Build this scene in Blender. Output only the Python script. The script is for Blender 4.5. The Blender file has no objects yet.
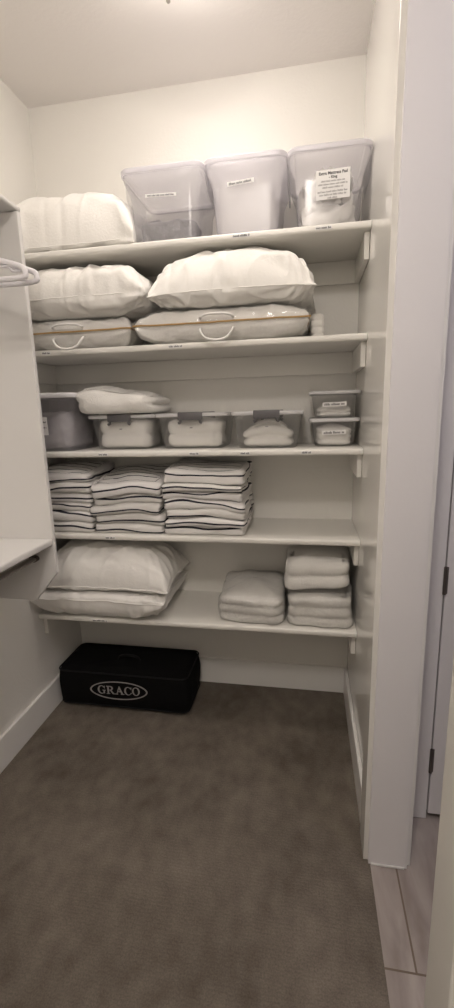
import bpy, bmesh, math, random
from mathutils import Vector, Matrix, noise
PI = math.pi
S = bpy.context.scene
COL = S.collection

# ------------------------------------------------------------------ camera
def make_camera():
    yaw, pitch, roll, f = 0.1793, -0.2053, -0.0268, 445.78
    fw = Vector((-math.sin(yaw)*math.cos(pitch), math.cos(yaw)*math.cos(pitch), math.sin(pitch)))
    r = Vector((math.cos(yaw), math.sin(yaw), 0)); u = r.cross(fw)
    r2 = r*math.cos(roll)+u*math.sin(roll); u2 = -r*math.sin(roll)+u*math.cos(roll)
    cd = bpy.data.cameras.new('camera'); co = bpy.data.objects.new('camera', cd); COL.objects.link(co)
    cd.sensor_fit = 'VERTICAL'; cd.sensor_height = 36; cd.lens = f/1008*36; cd.clip_start = .02
    b = -fw
    co.matrix_world = Matrix(((r2.x, u2.x, b.x, 1.2256), (r2.y, u2.y, b.y, -2.1034), (r2.z, u2.z, b.z, 1.4167), (0, 0, 0, 1)))
    S.camera = co
make_camera()
# ------------------------------------------------------------------ world, exposure
w = bpy.data.worlds.new('world'); S.world = w; w.use_nodes = True
w.node_tree.nodes['Background'].inputs[0].default_value = (.55, .55, .6, 1)
w.node_tree.nodes['Background'].inputs[1].default_value = .05
S.view_settings.view_transform = 'Standard'; S.view_settings.look = 'None'
S.view_settings.exposure = 0.0; S.view_settings.gamma = 1.0; S.view_settings.use_curve_mapping = False
NEAR_POWER = 74.0
LAMP_POWER = 23.5       # emission of the closet ceiling dome
LAMP_COL = (1.0, .915, .845)
HALL_POWER = 20.0
HALL_COL = (1.0, .93, 1.02)

# ------------------------------------------------------------------ dimensions
W, H = 1.437, 2.748
SD = 0.3585                                  # shelf depth
ZS = [2.0429, 1.6782, 1.265, 0.9044, 0.5116] # shelf tops
TH = .024
YB = -3.1                                    # closet wall behind the camera
YJ, YN = -.879, -1.536                        # doorway between these
JT = .104                                    # wall thickness
HD = 2.44

# ------------------------------------------------------------------ materials
def new_mat(name):
    m = bpy.data.materials.new(name); m.use_nodes = True
    nt = m.node_tree; p = nt.nodes['Principled BSDF']
    return m, nt, p
def nd(nt, t, **kw):
    n = nt.nodes.new(t)
    for k, v in kw.items(): setattr(n, k, v)
    return n
def plain(name, col, rough=.6, metal=0, bump=0, bscale=40, vary=0, vscale=6, spec=.5, stretch=None, coat=0, sheen=0):
    m, nt, p = new_mat(name)
    p.inputs['Base Color'].default_value = (*col, 1); p.inputs['Roughness'].default_value = rough
    p.inputs['Metallic'].default_value = metal; p.inputs['Specular IOR Level'].default_value = spec
    p.inputs['Coat Weight'].default_value = coat; p.inputs['Coat Roughness'].default_value = .15
    if sheen: p.inputs['Sheen Weight'].default_value = sheen
    tc = nd(nt, 'ShaderNodeTexCoord'); src = tc.outputs['Object']
    if stretch:
        mp = nd(nt, 'ShaderNodeMapping'); mp.inputs['Scale'].default_value = stretch
        nt.links.new(src, mp.inputs[0]); src = mp.outputs[0]
    if bump:
        n = nd(nt, 'ShaderNodeTexNoise'); n.inputs['Scale'].default_value = bscale; n.inputs['Detail'].default_value = 4
        b = nd(nt, 'ShaderNodeBump'); b.inputs['Strength'].default_value = bump; b.inputs['Distance'].default_value = .004
        nt.links.new(src, n.inputs[0]); nt.links.new(n.outputs[0], b.inputs['Height']); nt.links.new(b.outputs[0], p.inputs['Normal'])
    if vary:
        n = nd(nt, 'ShaderNodeTexNoise'); n.inputs['Scale'].default_value = vscale; n.inputs['Detail'].default_value = 5
        r = nd(nt, 'ShaderNodeValToRGB')
        r.color_ramp.elements[0].position = .3; r.color_ramp.elements[1].position = .7
        r.color_ramp.elements[0].color = (*[c*(1-vary) for c in col], 1); r.color_ramp.elements[1].color = (*[min(1, c*(1+vary)) for c in col], 1)
        nt.links.new(src, n.inputs[0]); nt.links.new(n.outputs[0], r.inputs[0]); nt.links.new(r.outputs[0], p.inputs['Base Color'])
    return m
def clear(name, col, opac, rough=.15, bump=0, bscale=30, spec=.5, tint=(.985, .985, .985), transl=.4, refl=.04):
    m, nt, p = new_mat(name)
    p.inputs['Base Color'].default_value = (*col, 1); p.inputs['Roughness'].default_value = rough; p.inputs['Specular IOR Level'].default_value = spec
    t = nd(nt, 'ShaderNodeBsdfTransparent'); t.inputs[0].default_value = (*tint, 1)
    g = nd(nt, 'ShaderNodeBsdfGlossy'); g.inputs['Roughness'].default_value = rough
    tl = nd(nt, 'ShaderNodeBsdfTranslucent'); tl.inputs[0].default_value = (*col, 1)
    m0 = nd(nt, 'ShaderNodeMixShader'); m0.inputs[0].default_value = transl
    fr = nd(nt, 'ShaderNodeLayerWeight'); pw = nd(nt, 'ShaderNodeMath', operation='POWER'); pw.inputs[1].default_value = 4
    ma = nd(nt, 'ShaderNodeMath', operation='MULTIPLY_ADD'); ma.inputs[1].default_value = .5; ma.inputs[2].default_value = refl
    nt.links.new(fr.outputs['Facing'], pw.inputs[0]); nt.links.new(pw.outputs[0], ma.inputs[0])
    mx = nd(nt, 'ShaderNodeMixShader'); mx.inputs[0].default_value = opac
    m2 = nd(nt, 'ShaderNodeMixShader')
    nt.links.new(p.outputs[0], m0.inputs[1]); nt.links.new(tl.outputs[0], m0.inputs[2])
    nt.links.new(t.outputs[0], mx.inputs[1]); nt.links.new(m0.outputs[0], mx.inputs[2])
    nt.links.new(ma.outputs[0], m2.inputs[0]); nt.links.new(mx.outputs[0], m2.inputs[1]); nt.links.new(g.outputs[0], m2.inputs[2])
    if bump:
        tc = nd(nt, 'ShaderNodeTexCoord'); n = nd(nt, 'ShaderNodeTexNoise'); n.inputs['Scale'].default_value = bscale; n.inputs['Detail'].default_value = 3
        b = nd(nt, 'ShaderNodeBump'); b.inputs['Strength'].default_value = bump; b.inputs['Distance'].default_value = .018
        nt.links.new(tc.outputs['Object'], n.inputs[0]); nt.links.new(n.outputs[0], b.inputs['Height'])
        for q in (g, p): nt.links.new(b.outputs[0], q.inputs['Normal'])
    nt.links.new(m2.outputs[0], nt.nodes['Material Output'].inputs['Surface'])
    return m
def emit(name, col, s):
    m, nt, p = new_mat(name); p.inputs['Base Color'].default_value = (.9, .9, .88, 1)
    p.inputs['Emission Color'].default_value = (*col, 1); p.inputs['Emission Strength'].default_value = s
    return m
def striped(name, base, dark):
    m, nt, p = new_mat(name); p.inputs['Roughness'].default_value = .9
    a = nd(nt, 'ShaderNodeAttribute', attribute_name='stripe')
    mo = nd(nt, 'ShaderNodeMath', operation='FRACT'); lt = nd(nt, 'ShaderNodeMath', operation='LESS_THAN'); lt.inputs[1].default_value = .15
    mx = nd(nt, 'ShaderNodeMix', data_type='RGBA'); mx.inputs['A'].default_value = (*base, 1); mx.inputs['B'].default_value = (*dark, 1)
    nt.links.new(a.outputs['Fac'], mo.inputs[0]); nt.links.new(mo.outputs[0], lt.inputs[0]); nt.links.new(lt.outputs[0], mx.inputs['Factor'])
    nt.links.new(mx.outputs['Result'], p.inputs['Base Color'])
    tc = nd(nt, 'ShaderNodeTexCoord'); n = nd(nt, 'ShaderNodeTexNoise'); n.inputs['Scale'].default_value = 260; b = nd(nt, 'ShaderNodeBump')
    b.inputs['Strength'].default_value = .5; b.inputs['Distance'].default_value = .003
    nt.links.new(tc.outputs['Object'], n.inputs[0]); nt.links.new(n.outputs[0], b.inputs['Height']); nt.links.new(b.outputs[0], p.inputs['Normal'])
    return m
def carpet_mat():
    m, nt, p = new_mat('carpet'); p.inputs['Roughness'].default_value = .95; p.inputs['Specular IOR Level'].default_value = .1
    tc = nd(nt, 'ShaderNodeTexCoord')
    def N(sc, det, scale=None):
        n = nd(nt, 'ShaderNodeTexNoise'); n.inputs['Scale'].default_value = sc; n.inputs['Detail'].default_value = det
        if scale:
            mp = nd(nt, 'ShaderNodeMapping'); mp.inputs['Scale'].default_value = scale; nt.links.new(tc.outputs['Object'], mp.inputs[0]); nt.links.new(mp.outputs[0], n.inputs[0])
        else: nt.links.new(tc.outputs['Object'], n.inputs[0])
        return n
    big = N(2.6, 5); fine = N(230, 2); mid = N(15, 5, (1.2, .9, 1))
    # small raised dashes in offset rows, the woven loop pattern
    br = nd(nt, 'ShaderNodeTexBrick'); br.inputs['Scale'].default_value = 1; br.inputs['Brick Width'].default_value = .022; br.inputs['Row Height'].default_value = .011
    br.inputs['Mortar Size'].default_value = .0034; br.inputs['Mortar Smooth'].default_value = .8; br.inputs['Color1'].default_value = (1, 1, 1, 1); br.inputs['Color2'].default_value = (.8, .8, .8, 1); br.inputs['Mortar'].default_value = (.3, .3, .3, 1)
    wv = N(60, 2); wm = nd(nt, 'ShaderNodeVectorMath', operation='SCALE'); wm.inputs['Scale'].default_value = .016; nt.links.new(wv.outputs['Color'], wm.inputs[0])
    wa = nd(nt, 'ShaderNodeVectorMath', operation='ADD'); nt.links.new(tc.outputs['Object'], wa.inputs[0]); nt.links.new(wm.outputs[0], wa.inputs[1])
    nt.links.new(wa.outputs[0], br.inputs[0])
    r = nd(nt, 'ShaderNodeValToRGB'); r.color_ramp.elements[0].position = .33; r.color_ramp.elements[1].position = .68
    r.color_ramp.elements[0].color = (.115, .096, .077, 1); r.color_ramp.elements[1].color = (.25, .215, .178, 1)
    ad = nd(nt, 'ShaderNodeMix', data_type='FLOAT'); ad.inputs['Factor'].default_value = .42
    nt.links.new(big.outputs[0], ad.inputs['A']); nt.links.new(mid.outputs[0], ad.inputs['B']); nt.links.new(ad.outputs['Result'], r.inputs[0])
    mu = nd(nt, 'ShaderNodeMix', data_type='RGBA', blend_type='MULTIPLY'); mu.inputs['Factor'].default_value = .10
    nt.links.new(r.outputs[0], mu.inputs['A']); nt.links.new(br.outputs[0], mu.inputs['B'])
    mu2 = nd(nt, 'ShaderNodeMix', data_type='RGBA', blend_type='MULTIPLY'); mu2.inputs['Factor'].default_value = .45
    r2 = nd(nt, 'ShaderNodeValToRGB'); r2.color_ramp.elements[0].position = .3; r2.color_ramp.elements[1].position = .65; r2.color_ramp.elements[0].color = (.45, .45, .45, 1)
    nt.links.new(fine.outputs[0], r2.inputs[0]); nt.links.new(mu.outputs['Result'], mu2.inputs['A']); nt.links.new(r2.outputs[0], mu2.inputs['B'])
    nt.links.new(mu2.outputs['Result'], p.inputs['Base Color'])
    hh = nd(nt, 'ShaderNodeMath', operation='ADD'); nt.links.new(br.outputs[0], hh.inputs[0]); nt.links.new(fine.outputs[0], hh.inputs[1])
    b = nd(nt, 'ShaderNodeBump'); b.inputs['Strength'].default_value = .4; b.inputs['Distance'].default_value = .003
    nt.links.new(hh.outputs[0], b.inputs['Height']); nt.links.new(b.outputs[0], p.inputs['Normal'])
    return m
def tile_mat():
    m, nt, p = new_mat('floor_tile'); p.inputs['Roughness'].default_value = .35
    tc = nd(nt, 'ShaderNodeTexCoord')
    sw = nd(nt, 'ShaderNodeMapping'); sw.inputs['Location'].default_value = (-1.516+3.15, 1.17+1.2, 0)
    nt.links.new(tc.outputs['Object'], sw.inputs[0])
    br = nd(nt, 'ShaderNodeTexBrick'); br.inputs['Scale'].default_value = 1; br.offset = .5; br.inputs['Brick Width'].default_value = .3; br.inputs['Row Height'].default_value = .6
    br.inputs['Mortar Size'].default_value = .0028; br.inputs['Mortar Smooth'].default_value = .1
    nt.links.new(sw.outputs[0], br.inputs[0])
    mp = nd(nt, 'ShaderNodeMapping'); mp.inputs['Rotation'].default_value = (0, 0, .55); mp.inputs['Scale'].default_value = (9, 2.2, 1); nt.links.new(tc.outputs['Object'], mp.inputs[0])
    n = nd(nt, 'ShaderNodeTexNoise'); n.inputs['Scale'].default_value = 1.6; n.inputs['Detail'].default_value = 6; n.inputs['Distortion'].default_value = .6; nt.links.new(mp.outputs[0], n.inputs[0])
    r = nd(nt, 'ShaderNodeValToRGB'); r.color_ramp.elements[0].position = .3; r.color_ramp.elements[1].position = .72
    r.color_ramp.elements[0].color = (.24, .20, .18, 1); r.color_ramp.elements[1].color = (.46, .41, .38, 1)
    nt.links.new(n.outputs[0], r.inputs[0])
    mx = nd(nt, 'ShaderNodeMix', data_type='RGBA'); mx.inputs['B'].default_value = (.16, .12, .09, 1)
    nt.links.new(br.outputs['Fac'], mx.inputs['Factor']); nt.links.new(r.outputs[0], mx.inputs['A']); nt.links.new(mx.outputs['Result'], p.inputs['Base Color'])
    b = nd(nt, 'ShaderNodeBump', invert=True); b.inputs['Strength'].default_value = .5; b.inputs['Distance'].default_value = .002
    nt.links.new(br.outputs['Fac'], b.inputs['Height']); nt.links.new(b.outputs[0], p.inputs['Normal'])
    return m

M = dict(
    wall=plain('wall_paint', (.82, .80, .755), .5, bump=.25, bscale=90),
    wall_gloss=plain('wall_paint_gloss', (.82, .80, .755), .13, bump=.02, bscale=60),
    ceil=plain('ceiling_paint', (.88, .845, .815), .8, bump=.2, bscale=70),
    trim=plain('trim_paint', (.82, .805, .775), .32, bump=.03, bscale=30),
    jamb=plain('jamb_paint', (.78, .76, .76), .3, bump=.08, bscale=60),
    shelf=plain('shelf_paint', (.82, .80, .75), .33, bump=.04, bscale=40),
    melamine=plain('white_melamine', (.70, .685, .665), .35, bump=.02, bscale=80),
    carpet=carpet_mat(), tile=tile_mat(),
    dark_metal=plain('bronze_metal', (.16, .14, .13), .4, metal=.9),
    rod=plain('brushed_steel', (.35, .33, .31), .28, metal=1),
    painted_gap_shade=plain('painted_gap_shade', (.02, .02, .02), .9),  # near-black colour standing in for the shade behind the hall door
    cotton=plain('white_cotton', (.86, .84, .80), .85, bump=.35, bscale=110, sheen=.2),
    sheet=plain('white_bedding', (.86, .84, .80), .9, bump=.5, bscale=70, sheen=.2),
    terry=plain('white_terry', (.86, .84, .80), .95, bump=.8, bscale=180, sheen=.3),
    piping=plain('white_piping', (.84, .82, .78), .7),
    gold=plain('tan_zipper', (.46, .29, .11), .5),
    rope=plain('white_cord', (.84, .82, .79), .6, bump=.3, bscale=300),
    stripe=striped('striped_cloth', (.84, .82, .80), (.018, .018, .03)),
    stripe_grey=striped('striped_cloth_grey', (.74, .72, .69), (.018, .018, .03)),
    greycloth=plain('grey_fleece', (.20, .198, .21), .95, bump=1, bscale=120, vary=.25, vscale=30, sheen=.4),
    bluegrey=plain('grey_quilt', (.46, .445, .46), .95, bump=.7, bscale=90, vary=.2, vscale=18),
    tub=clear('frosted_tub', (.92, .89, .95), .11, .2), tubf=clear('milky_tub', (.90, .88, .93), .33, .3),
    tubc=clear('clear_tub', (.95, .94, .93), .06, .14),
    lid=clear('frosted_lid', (.92, .90, .95), .45, .3),
    lidm=clear('milky_lid', (.93, .92, .93), .8, .3, transl=.3), lidw=plain('white_lid', (.90, .89, .92), .35),
    vinyl=clear('clear_vinyl', (.85, .84, .84), .05, .08, bump=.5, bscale=26, refl=.08),
    wrap=clear('plastic_wrap', (.9, .89, .88), .05, .11, bump=1.0, bscale=34, refl=.16),
    latch=plain('grey_latch', (.12, .115, .12), .4),
    paper=plain('label_paper', (.85, .84, .83), .6),
    ink=plain('black_ink', (.03, .03, .035), .6),
    inkgrey=plain('grey_ink', (.28, .27, .28), .6),
    black=plain('black_nylon', (.006, .006, .006), .9, bump=.4, bscale=240, spec=.1),
    blackp=plain('black_binding', (.006, .006, .007), .6, spec=.3),
    silver=plain('silver_print', (.36, .345, .33), .45),
    hanger=plain('white_plastic', (.74, .72, .74), .3),
    dome=emit('lit_glass', LAMP_COL, LAMP_POWER), bdome=emit('lit_glass_near', LAMP_COL, NEAR_POWER), hdome=emit('lit_glass_hall', HALL_COL, HALL_POWER),
    nickel=plain('brushed_nickel', (.55, .52, .48), .3, metal=1),
)

# ------------------------------------------------------------------ object helpers
def P(o, label=None, cat=None, group=None, kind=None):
    if label: o['label'] = label
    if cat: o['category'] = cat
    if group: o['group'] = group
    if kind: o['kind'] = kind
    return o
def thing(name, loc, label, cat, group=None):
    o = bpy.data.objects.new(name, None); o.empty_display_size = .05; COL.objects.link(o); o.location = loc
    return P(o, label, cat, group)
def wloc(o):
    v = Vector((0, 0, 0))
    while o: v += Vector(o.location); o = o.parent
    return v
def link(name, bm, mat, parent=None, smooth=True, origin=None, angle=None):
    """World-space bmesh -> one mesh object (local to its parent or to origin)."""
    base = wloc(parent) if parent else Vector(origin or (0, 0, 0))
    bmesh.ops.translate(bm, verts=bm.verts, vec=-base)
    bmesh.ops.recalc_face_normals(bm, faces=bm.faces)
    me = bpy.data.meshes.new(name); bm.to_mesh(me); bm.free()
    me.materials.append(M[mat] if isinstance(mat, str) else mat)
    for p in me.polygons: p.use_smooth = smooth
    if smooth and angle: me.set_sharp_from_angle(angle=angle)
    o = bpy.data.objects.new(name, me); COL.objects.link(o)
    if parent: o.parent = parent
    else: o.location = base
    return o
def box(bm, x0, x1, y0, y1, z0, z1, bev=0, seg=2):
    r = bmesh.ops.create_cube(bm, size=1)
    for v in r['verts']: v.co = Vector((x0+(v.co.x+.5)*(x1-x0), y0+(v.co.y+.5)*(y1-y0), z0+(v.co.z+.5)*(z1-z0)))
    if bev:
        es = list({e for v in r['verts'] for e in v.link_edges})
        bmesh.ops.bevel(bm, geom=es, offset=bev, segments=seg, profile=.5, affect='EDGES')
    return bm
def nb(*a, **k): return box(bmesh.new(), *a, **k)
def tube(bm, pts, r, seg=8, closed=False, flat=1.0):
    pts = [Vector(p) for p in pts]; n = len(pts); rings = []
    up = Vector((0, 0, 1)); prevn = None
    for i, p in enumerate(pts):
        a = pts[i-1] if (i or closed) else p; b = pts[(i+1) % n] if (i < n-1 or closed) else p
        t = (b-a).normalized()
        nrm = prevn - t*prevn.dot(t) if prevn else (up.cross(t) if abs(t.z) < .9 else Vector((1, 0, 0)).cross(t))
        nrm.normalize(); prevn = nrm.copy(); bn = t.cross(nrm)
        rr = r(i/(n-1)) if callable(r) else r
        rings.append([bm.verts.new(p+nrm*rr*math.cos(2*PI*k/seg)+bn*rr*flat*math.sin(2*PI*k/seg)) for k in range(seg)])
    for i in range(n if closed else n-1):
        A, B = rings[i], rings[(i+1) % n]
        for k in range(seg): bm.faces.new((A[k], A[(k+1) % seg], B[(k+1) % seg], B[k]))
    if not closed:
        bm.faces.new(rings[0][::-1]); bm.faces.new(rings[-1])
    return bm
def smooth_path(pts, n=8, closed=False):
    pts = [Vector(p) for p in pts]; out = []; N = len(pts)
    for i in range(N if closed else N-1):
        g = (lambda k: pts[k % N]) if closed else (lambda k: pts[max(0, min(N-1, k))])
        p0, p1, p2, p3 = g(i-1), g(i), g(i+1), g(i+2)
        for k in range(n):
            t = k/n
            out.append(.5*((2*p1)+(-p0+p2)*t+(2*p0-5*p1+4*p2-p3)*t*t+(-p0+3*p1-3*p2+p3)*t**3))
    if not closed: out.append(pts[-1])
    return out
def rrect(x0, x1, y0, y1, r, ns=8, nc=5):
    """rounded rectangle outline: list of (x, y, nx, ny), counter-clockwise"""
    r = min(r, (x1-x0)/2-1e-4, (y1-y0)/2-1e-4); out = []
    cs = [(x1-r, y0+r, -PI/2), (x1-r, y1-r, 0), (x0+r, y1-r, PI/2), (x0+r, y0+r, PI)]
    for i, (cx, cy, a0) in enumerate(cs):
        for k in range(nc+1):
            a = a0+PI/2*k/nc; out.append((cx+r*math.cos(a), cy+r*math.sin(a), math.cos(a), math.sin(a)))
        nx, ny, na = cs[(i+1) % 4]
        p = (cx+r*math.cos(a0+PI/2), cy+r*math.sin(a0+PI/2)); q = (nx+r*math.cos(na), ny+r*math.sin(na))
        for k in range(1, ns):
            t = k/ns; out.append((p[0]+(q[0]-p[0])*t, p[1]+(q[1]-p[1])*t, math.cos(a0+PI/2), math.sin(a0+PI/2)))
    return out
def loft(bm, rings, cap0=True, cap1=True):
    vs = [[bm.verts.new(p) for p in r] for r in rings]
    n = len(vs[0])
    for a, b in zip(vs, vs[1:]):
        for k in range(n): bm.faces.new((a[k], a[(k+1) % n], b[(k+1) % n], b[k]))
    if cap0: bm.faces.new(vs[0][::-1])
    if cap1: bm.faces.new(vs[-1])
    return bm
def fbm(x, y, z, o=4):
    return noise.fractal(Vector((x, y, z)), 1.0, 2.0, o)
def solidify(o, t):
    m = o.modifiers.new('solid', 'SOLIDIFY'); m.thickness = t; m.offset = -1; return o
def prism(bm, poly, f, t0=0., t1=.002):
    """2-D polygon (u, v) through mapper f(u, v, t)"""
    a = [bm.verts.new(f(u, v, t0)) for u, v in poly]; b = [bm.verts.new(f(u, v, t1)) for u, v in poly]
    n = len(poly); bm.faces.new(a[::-1]); bm.faces.new(b)
    for k in range(n): bm.faces.new((a[k], a[(k+1) % n], b[(k+1) % n], b[k]))
def band(bm, o, i, a0, a1, f, n=20, closed=False):
    """band between outer and inner ellipse: (cx, cy, rx, ry)"""
    for k in range(n):
        A = a0+(a1-a0)*k/n; B = a0+(a1-a0)*(k+1)/n
        e = lambda q, t: (q[0]+q[2]*math.cos(t), q[1]+q[3]*math.sin(t))
        prism(bm, [e(i, A), e(o, A), e(o, B), e(i, B)], f)

# ------------------------------------------------------------------ room
def struct(name, bm, mat, smooth=False):
    return P(link(name, bm, mat, smooth=smooth), kind='structure')
HX = 3.0
struct('floor', nb(-.1, W+.0, YB-.1, .1, -.06, 0), 'carpet')
struct('floor_hall', nb(W, HX, YB, -.3, -.06, -.002), 'tile')
struct('ceiling', nb(-.1, HX+.1, YB-.1, .1, H, H+.08), 'ceil')
struct('wall_left', nb(-.1, 0, YB-.1, .1, 0, H), 'wall')
struct('wall_back', nb(0, W+JT, 0, .1, 0, H), 'wall')
struct('wall_front', nb(0, HX, YB-.1, YB, 0, H), 'wall')
bm = nb(W, W+JT, YJ, 0, 0, H); box(bm, W, W+JT, YB, YN, 0, H); box(bm, W, W+JT, YN, YJ, HD, H)
struct('wall_right', bm, 'wall_gloss')
bm = nb(W+JT, HX, -.66, -.56, 0, H)
struct('wall_hall_end', bm, 'jamb')
struct('wall_hall_side', nb(HX, HX+.1, YB, -.56, 0, H), 'jamb')
BH, BT = .138, .015
def baseboard(name, x0, x1, y0, y1):
    bm = nb(x0, x1, y0, y1, 0, BH)
    es = [e for e in bm.edges if all(v.co.z > BH-.001 for v in e.verts)]
    bmesh.ops.bevel(bm, geom=es, offset=.004, segments=2, profile=.5, affect='EDGES')
    struct(name, bm, 'trim')
baseboard('baseboard_left', 0, BT, YB, -BT)
baseboard('baseboard_back', 0, W, -BT, 0)
baseboard('baseboard_right', W-BT, W, YJ+.095, -BT)
# door jamb lining and casings
bm = nb(W-.006, W+JT+.006, YJ-.018, YJ, 0, HD); box(bm, W-.006, W+JT+.006, YN, YN+.018, 0, HD); box(bm, W-.006, W+JT+.006, YN+.018, YJ-.018, HD-.018, HD)
struct('trim_jamb', bm, 'jamb')
def casing(name, xa, xb, mat='trim'):
    bm = nb(xa, xb, YJ-.006, YJ+.088, 0, HD+.08, .0015); box(bm, xa, xb, YN-.088, YN+.006, 0, HD+.08, .003); box(bm, xa, xb, YN+.006, YJ-.006, HD-.006, HD+.08, .003)
    struct(name, bm, mat)
casing('trim_casing_closet', W-.020, W-.0005, 'wall_gloss'); casing('trim_casing_hall', W+JT+.0005, W+JT+.018)
bm = nb(W+.002, W+JT-.002, YJ-.0215, YJ-.0185, -.001, .006, .001); struct('trim_caulk', bm, 'trim')
# hall door at the end of the passage
HY = -.70
bm = nb(1.545, 1.6505, HY-.004, -.66, 0, 2.2, .003); box(bm, 1.6505, 2.5, HY-.004, -.66, 2.06, 2.2, .003); box(bm, 2.43, 2.5, HY-.004, -.66, 0, 2.06, .003)
struct('trim_hall_door', bm, 'jamb')
d = P(link('door_1', nb(1.655, 2.42, HY-.002, -.668, .022, 2.055, .002), 'jamb', smooth=False), kind='structure')
for z in (.237, .885, 1.80):
    hb = bmesh.new()
    tube(hb, [(1.6515, HY-.007, z-.045), (1.6515, HY-.007, z+.045)], .0055, 10); box(hb, 1.652, 1.661, HY-.0045, HY-.0015, z-.044, z+.044)
    link('hinge', hb, 'dark_metal', d, angle=.6)
link('gap_shade_sheet', nb(1.648, 2.43, -.666, -.661, 0, 2.06), 'painted_gap_shade', d, smooth=False)  # black sheet behind the leaf, painted shade for the slits around the door

# ------------------------------------------------------------------ ceiling lights
def dome(cx, cy, r, mat, label, drop=.10):
    t = thing('ceiling_light', (cx, cy, H), label, 'light')
    bm = bmesh.new()
    loft(bm, [[(cx+q*math.cos(2*PI*k/32), cy+q*math.sin(2*PI*k/32), z) for k in range(32)] for q, z in ((r*.96, H-.001), (r*1.0, H-.012), (r*.97, H-.028))])
    link('base_ring', bm, 'nickel', t, angle=.7)
    bm = bmesh.new()
    prof = [(r*.93*math.cos(a), H-.028-(drop-.028)*math.sin(a)) for a in [PI/2*i/8 for i in range(8)]]
    loft(bm, [[(cx+q*math.cos(2*PI*k/32), cy+q*math.sin(2*PI*k/32), z) for k in range(32)] for q, z in prof])
    link('glass_shade', bm, mat, t)
    for a in (115, 235, 355):
        a = math.radians(a); c, s = math.cos(a), math.sin(a)
        bm = bmesh.new(); tube(bm, [(cx+r*q*c, cy+r*q*s, z) for q, z in ((1.01, H-.02), (1.02, H-.045), (.97, H-.062))], .007, 8)
        link('clip', bm, 'nickel', t, angle=.8)
dome(.85, -.602, .165, 'dome', 'lit round ceiling light at the top edge above the shelves', .105)
dome(1.05, -2.35, .165, 'bdome', 'lit round ceiling light in the near half of the closet', .105)
dome(2.15, -1.45, .17, 'hdome', 'lit round ceiling light over the tiled passage outside the doorway')

# ------------------------------------------------------------------ writing helpers
def text_bm(s, size, f, bold=0):
    c = bpy.data.curves.new('writing', 'FONT'); c.body = s; c.size = size; c.align_x = 'CENTER'; c.align_y = 'CENTER'; c.extrude = .0002; c.offset = bold; c.resolution_u = 2
    o = bpy.data.objects.new('writing', c); COL.objects.link(o)
    dg = bpy.context.evaluated_depsgraph_get(); me = bpy.data.meshes.new_from_object(o.evaluated_get(dg))
    bm = bmesh.new(); bm.from_mesh(me); bpy.data.objects.remove(o); bpy.data.meshes.remove(me); bpy.data.curves.remove(c)
    for v in bm.verts: v.co = Vector(f(v.co.x, v.co.y, v.co.z+.0002))
    return bm
def marks(bm, u0, u1, v, h, f, seed):
    """a line of print too small to read: little upright ticks grouped in words"""
    rnd = random.Random(seed); u = u0
    while u < u1:
        wl = rnd.uniform(4, 8)*h*.45
        e = min(u1, u+wl)
        while u < e-.0006:
            tw = h*rnd.uniform(.16, .3); hh = h*rnd.choice((.7, .7, 1))
            prism(bm, [(u, v), (u+tw, v), (u+tw, v+hh), (u, v+hh)], f, .0002, .0005); u += tw+h*.14
        u += h*.45

# ------------------------------------------------------------------ built-in shelves
PLACES = ['topmost', 'second from the top', 'third from the top, in the middle', 'fourth from the top', 'lowest']
CARRY = ['topmost white built-in shelf carrying three tall clear bins', 'second white built-in shelf carrying pillows and zipped bedding bags',
         'middle white built-in shelf carrying clear latched bins', 'fourth white built-in shelf carrying striped folded towels',
         'lowest white built-in shelf just above the black bag']
LABX = [[(.954, 1.019), (1.247, 1.304)], [(.16, .2), (.695, .751)], [(.368, .410), (.760, .80), (.967, 1.007), (1.205, 1.245)], [(.368, .414)], [(.271, .343)]]
for i, z in enumerate(ZS):
    t = thing('closet_shelf', (W/2, 0, z-TH), CARRY[i], 'shelf', 'built-in closet shelves')
    bm = nb(.001, W-.001, -SD, -.001, z-TH, z)
    es = [e for e in bm.edges if all(v.co.y < -SD+.001 for v in e.verts) and abs(e.verts[0].co.z-e.verts[1].co.z) < 1e-5]
    bmesh.ops.bevel(bm, geom=es, offset=.008, segments=4, profile=.5, affect='EDGES')
    link('board', bm, 'shelf', t, angle=.6)
    for (a, b) in ((.001, .019), (W-.019, W-.001)):
        link('side_cleat', nb(a, b, -SD+.035, -.02, z-TH-.09, z-TH-.0005, .0015), 'shelf', t, smooth=False)
    link('back_cleat', nb(.001, W-.001, -.019, -.001, z-TH-.09, z-TH-.0005, .0015), 'shelf', t, smooth=False)
    for k, (a, b) in enumerate(LABX[i]):
        lm = P(link('label_strip', nb(a, b, -SD-.0012, -SD+.001, z-TH*.5-.0055, z-TH*.5+.0055), 'paper', t, smooth=False), 'small white printed sticker')
        bm = bmesh.new(); marks(bm, a+.003, b-.003, z-TH*.5-.0035, .007, lambda u, v, q: (u, -SD-.0012-q, v), i*7+k)
        link('print', bm, 'ink', lm, smooth=False)

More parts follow.
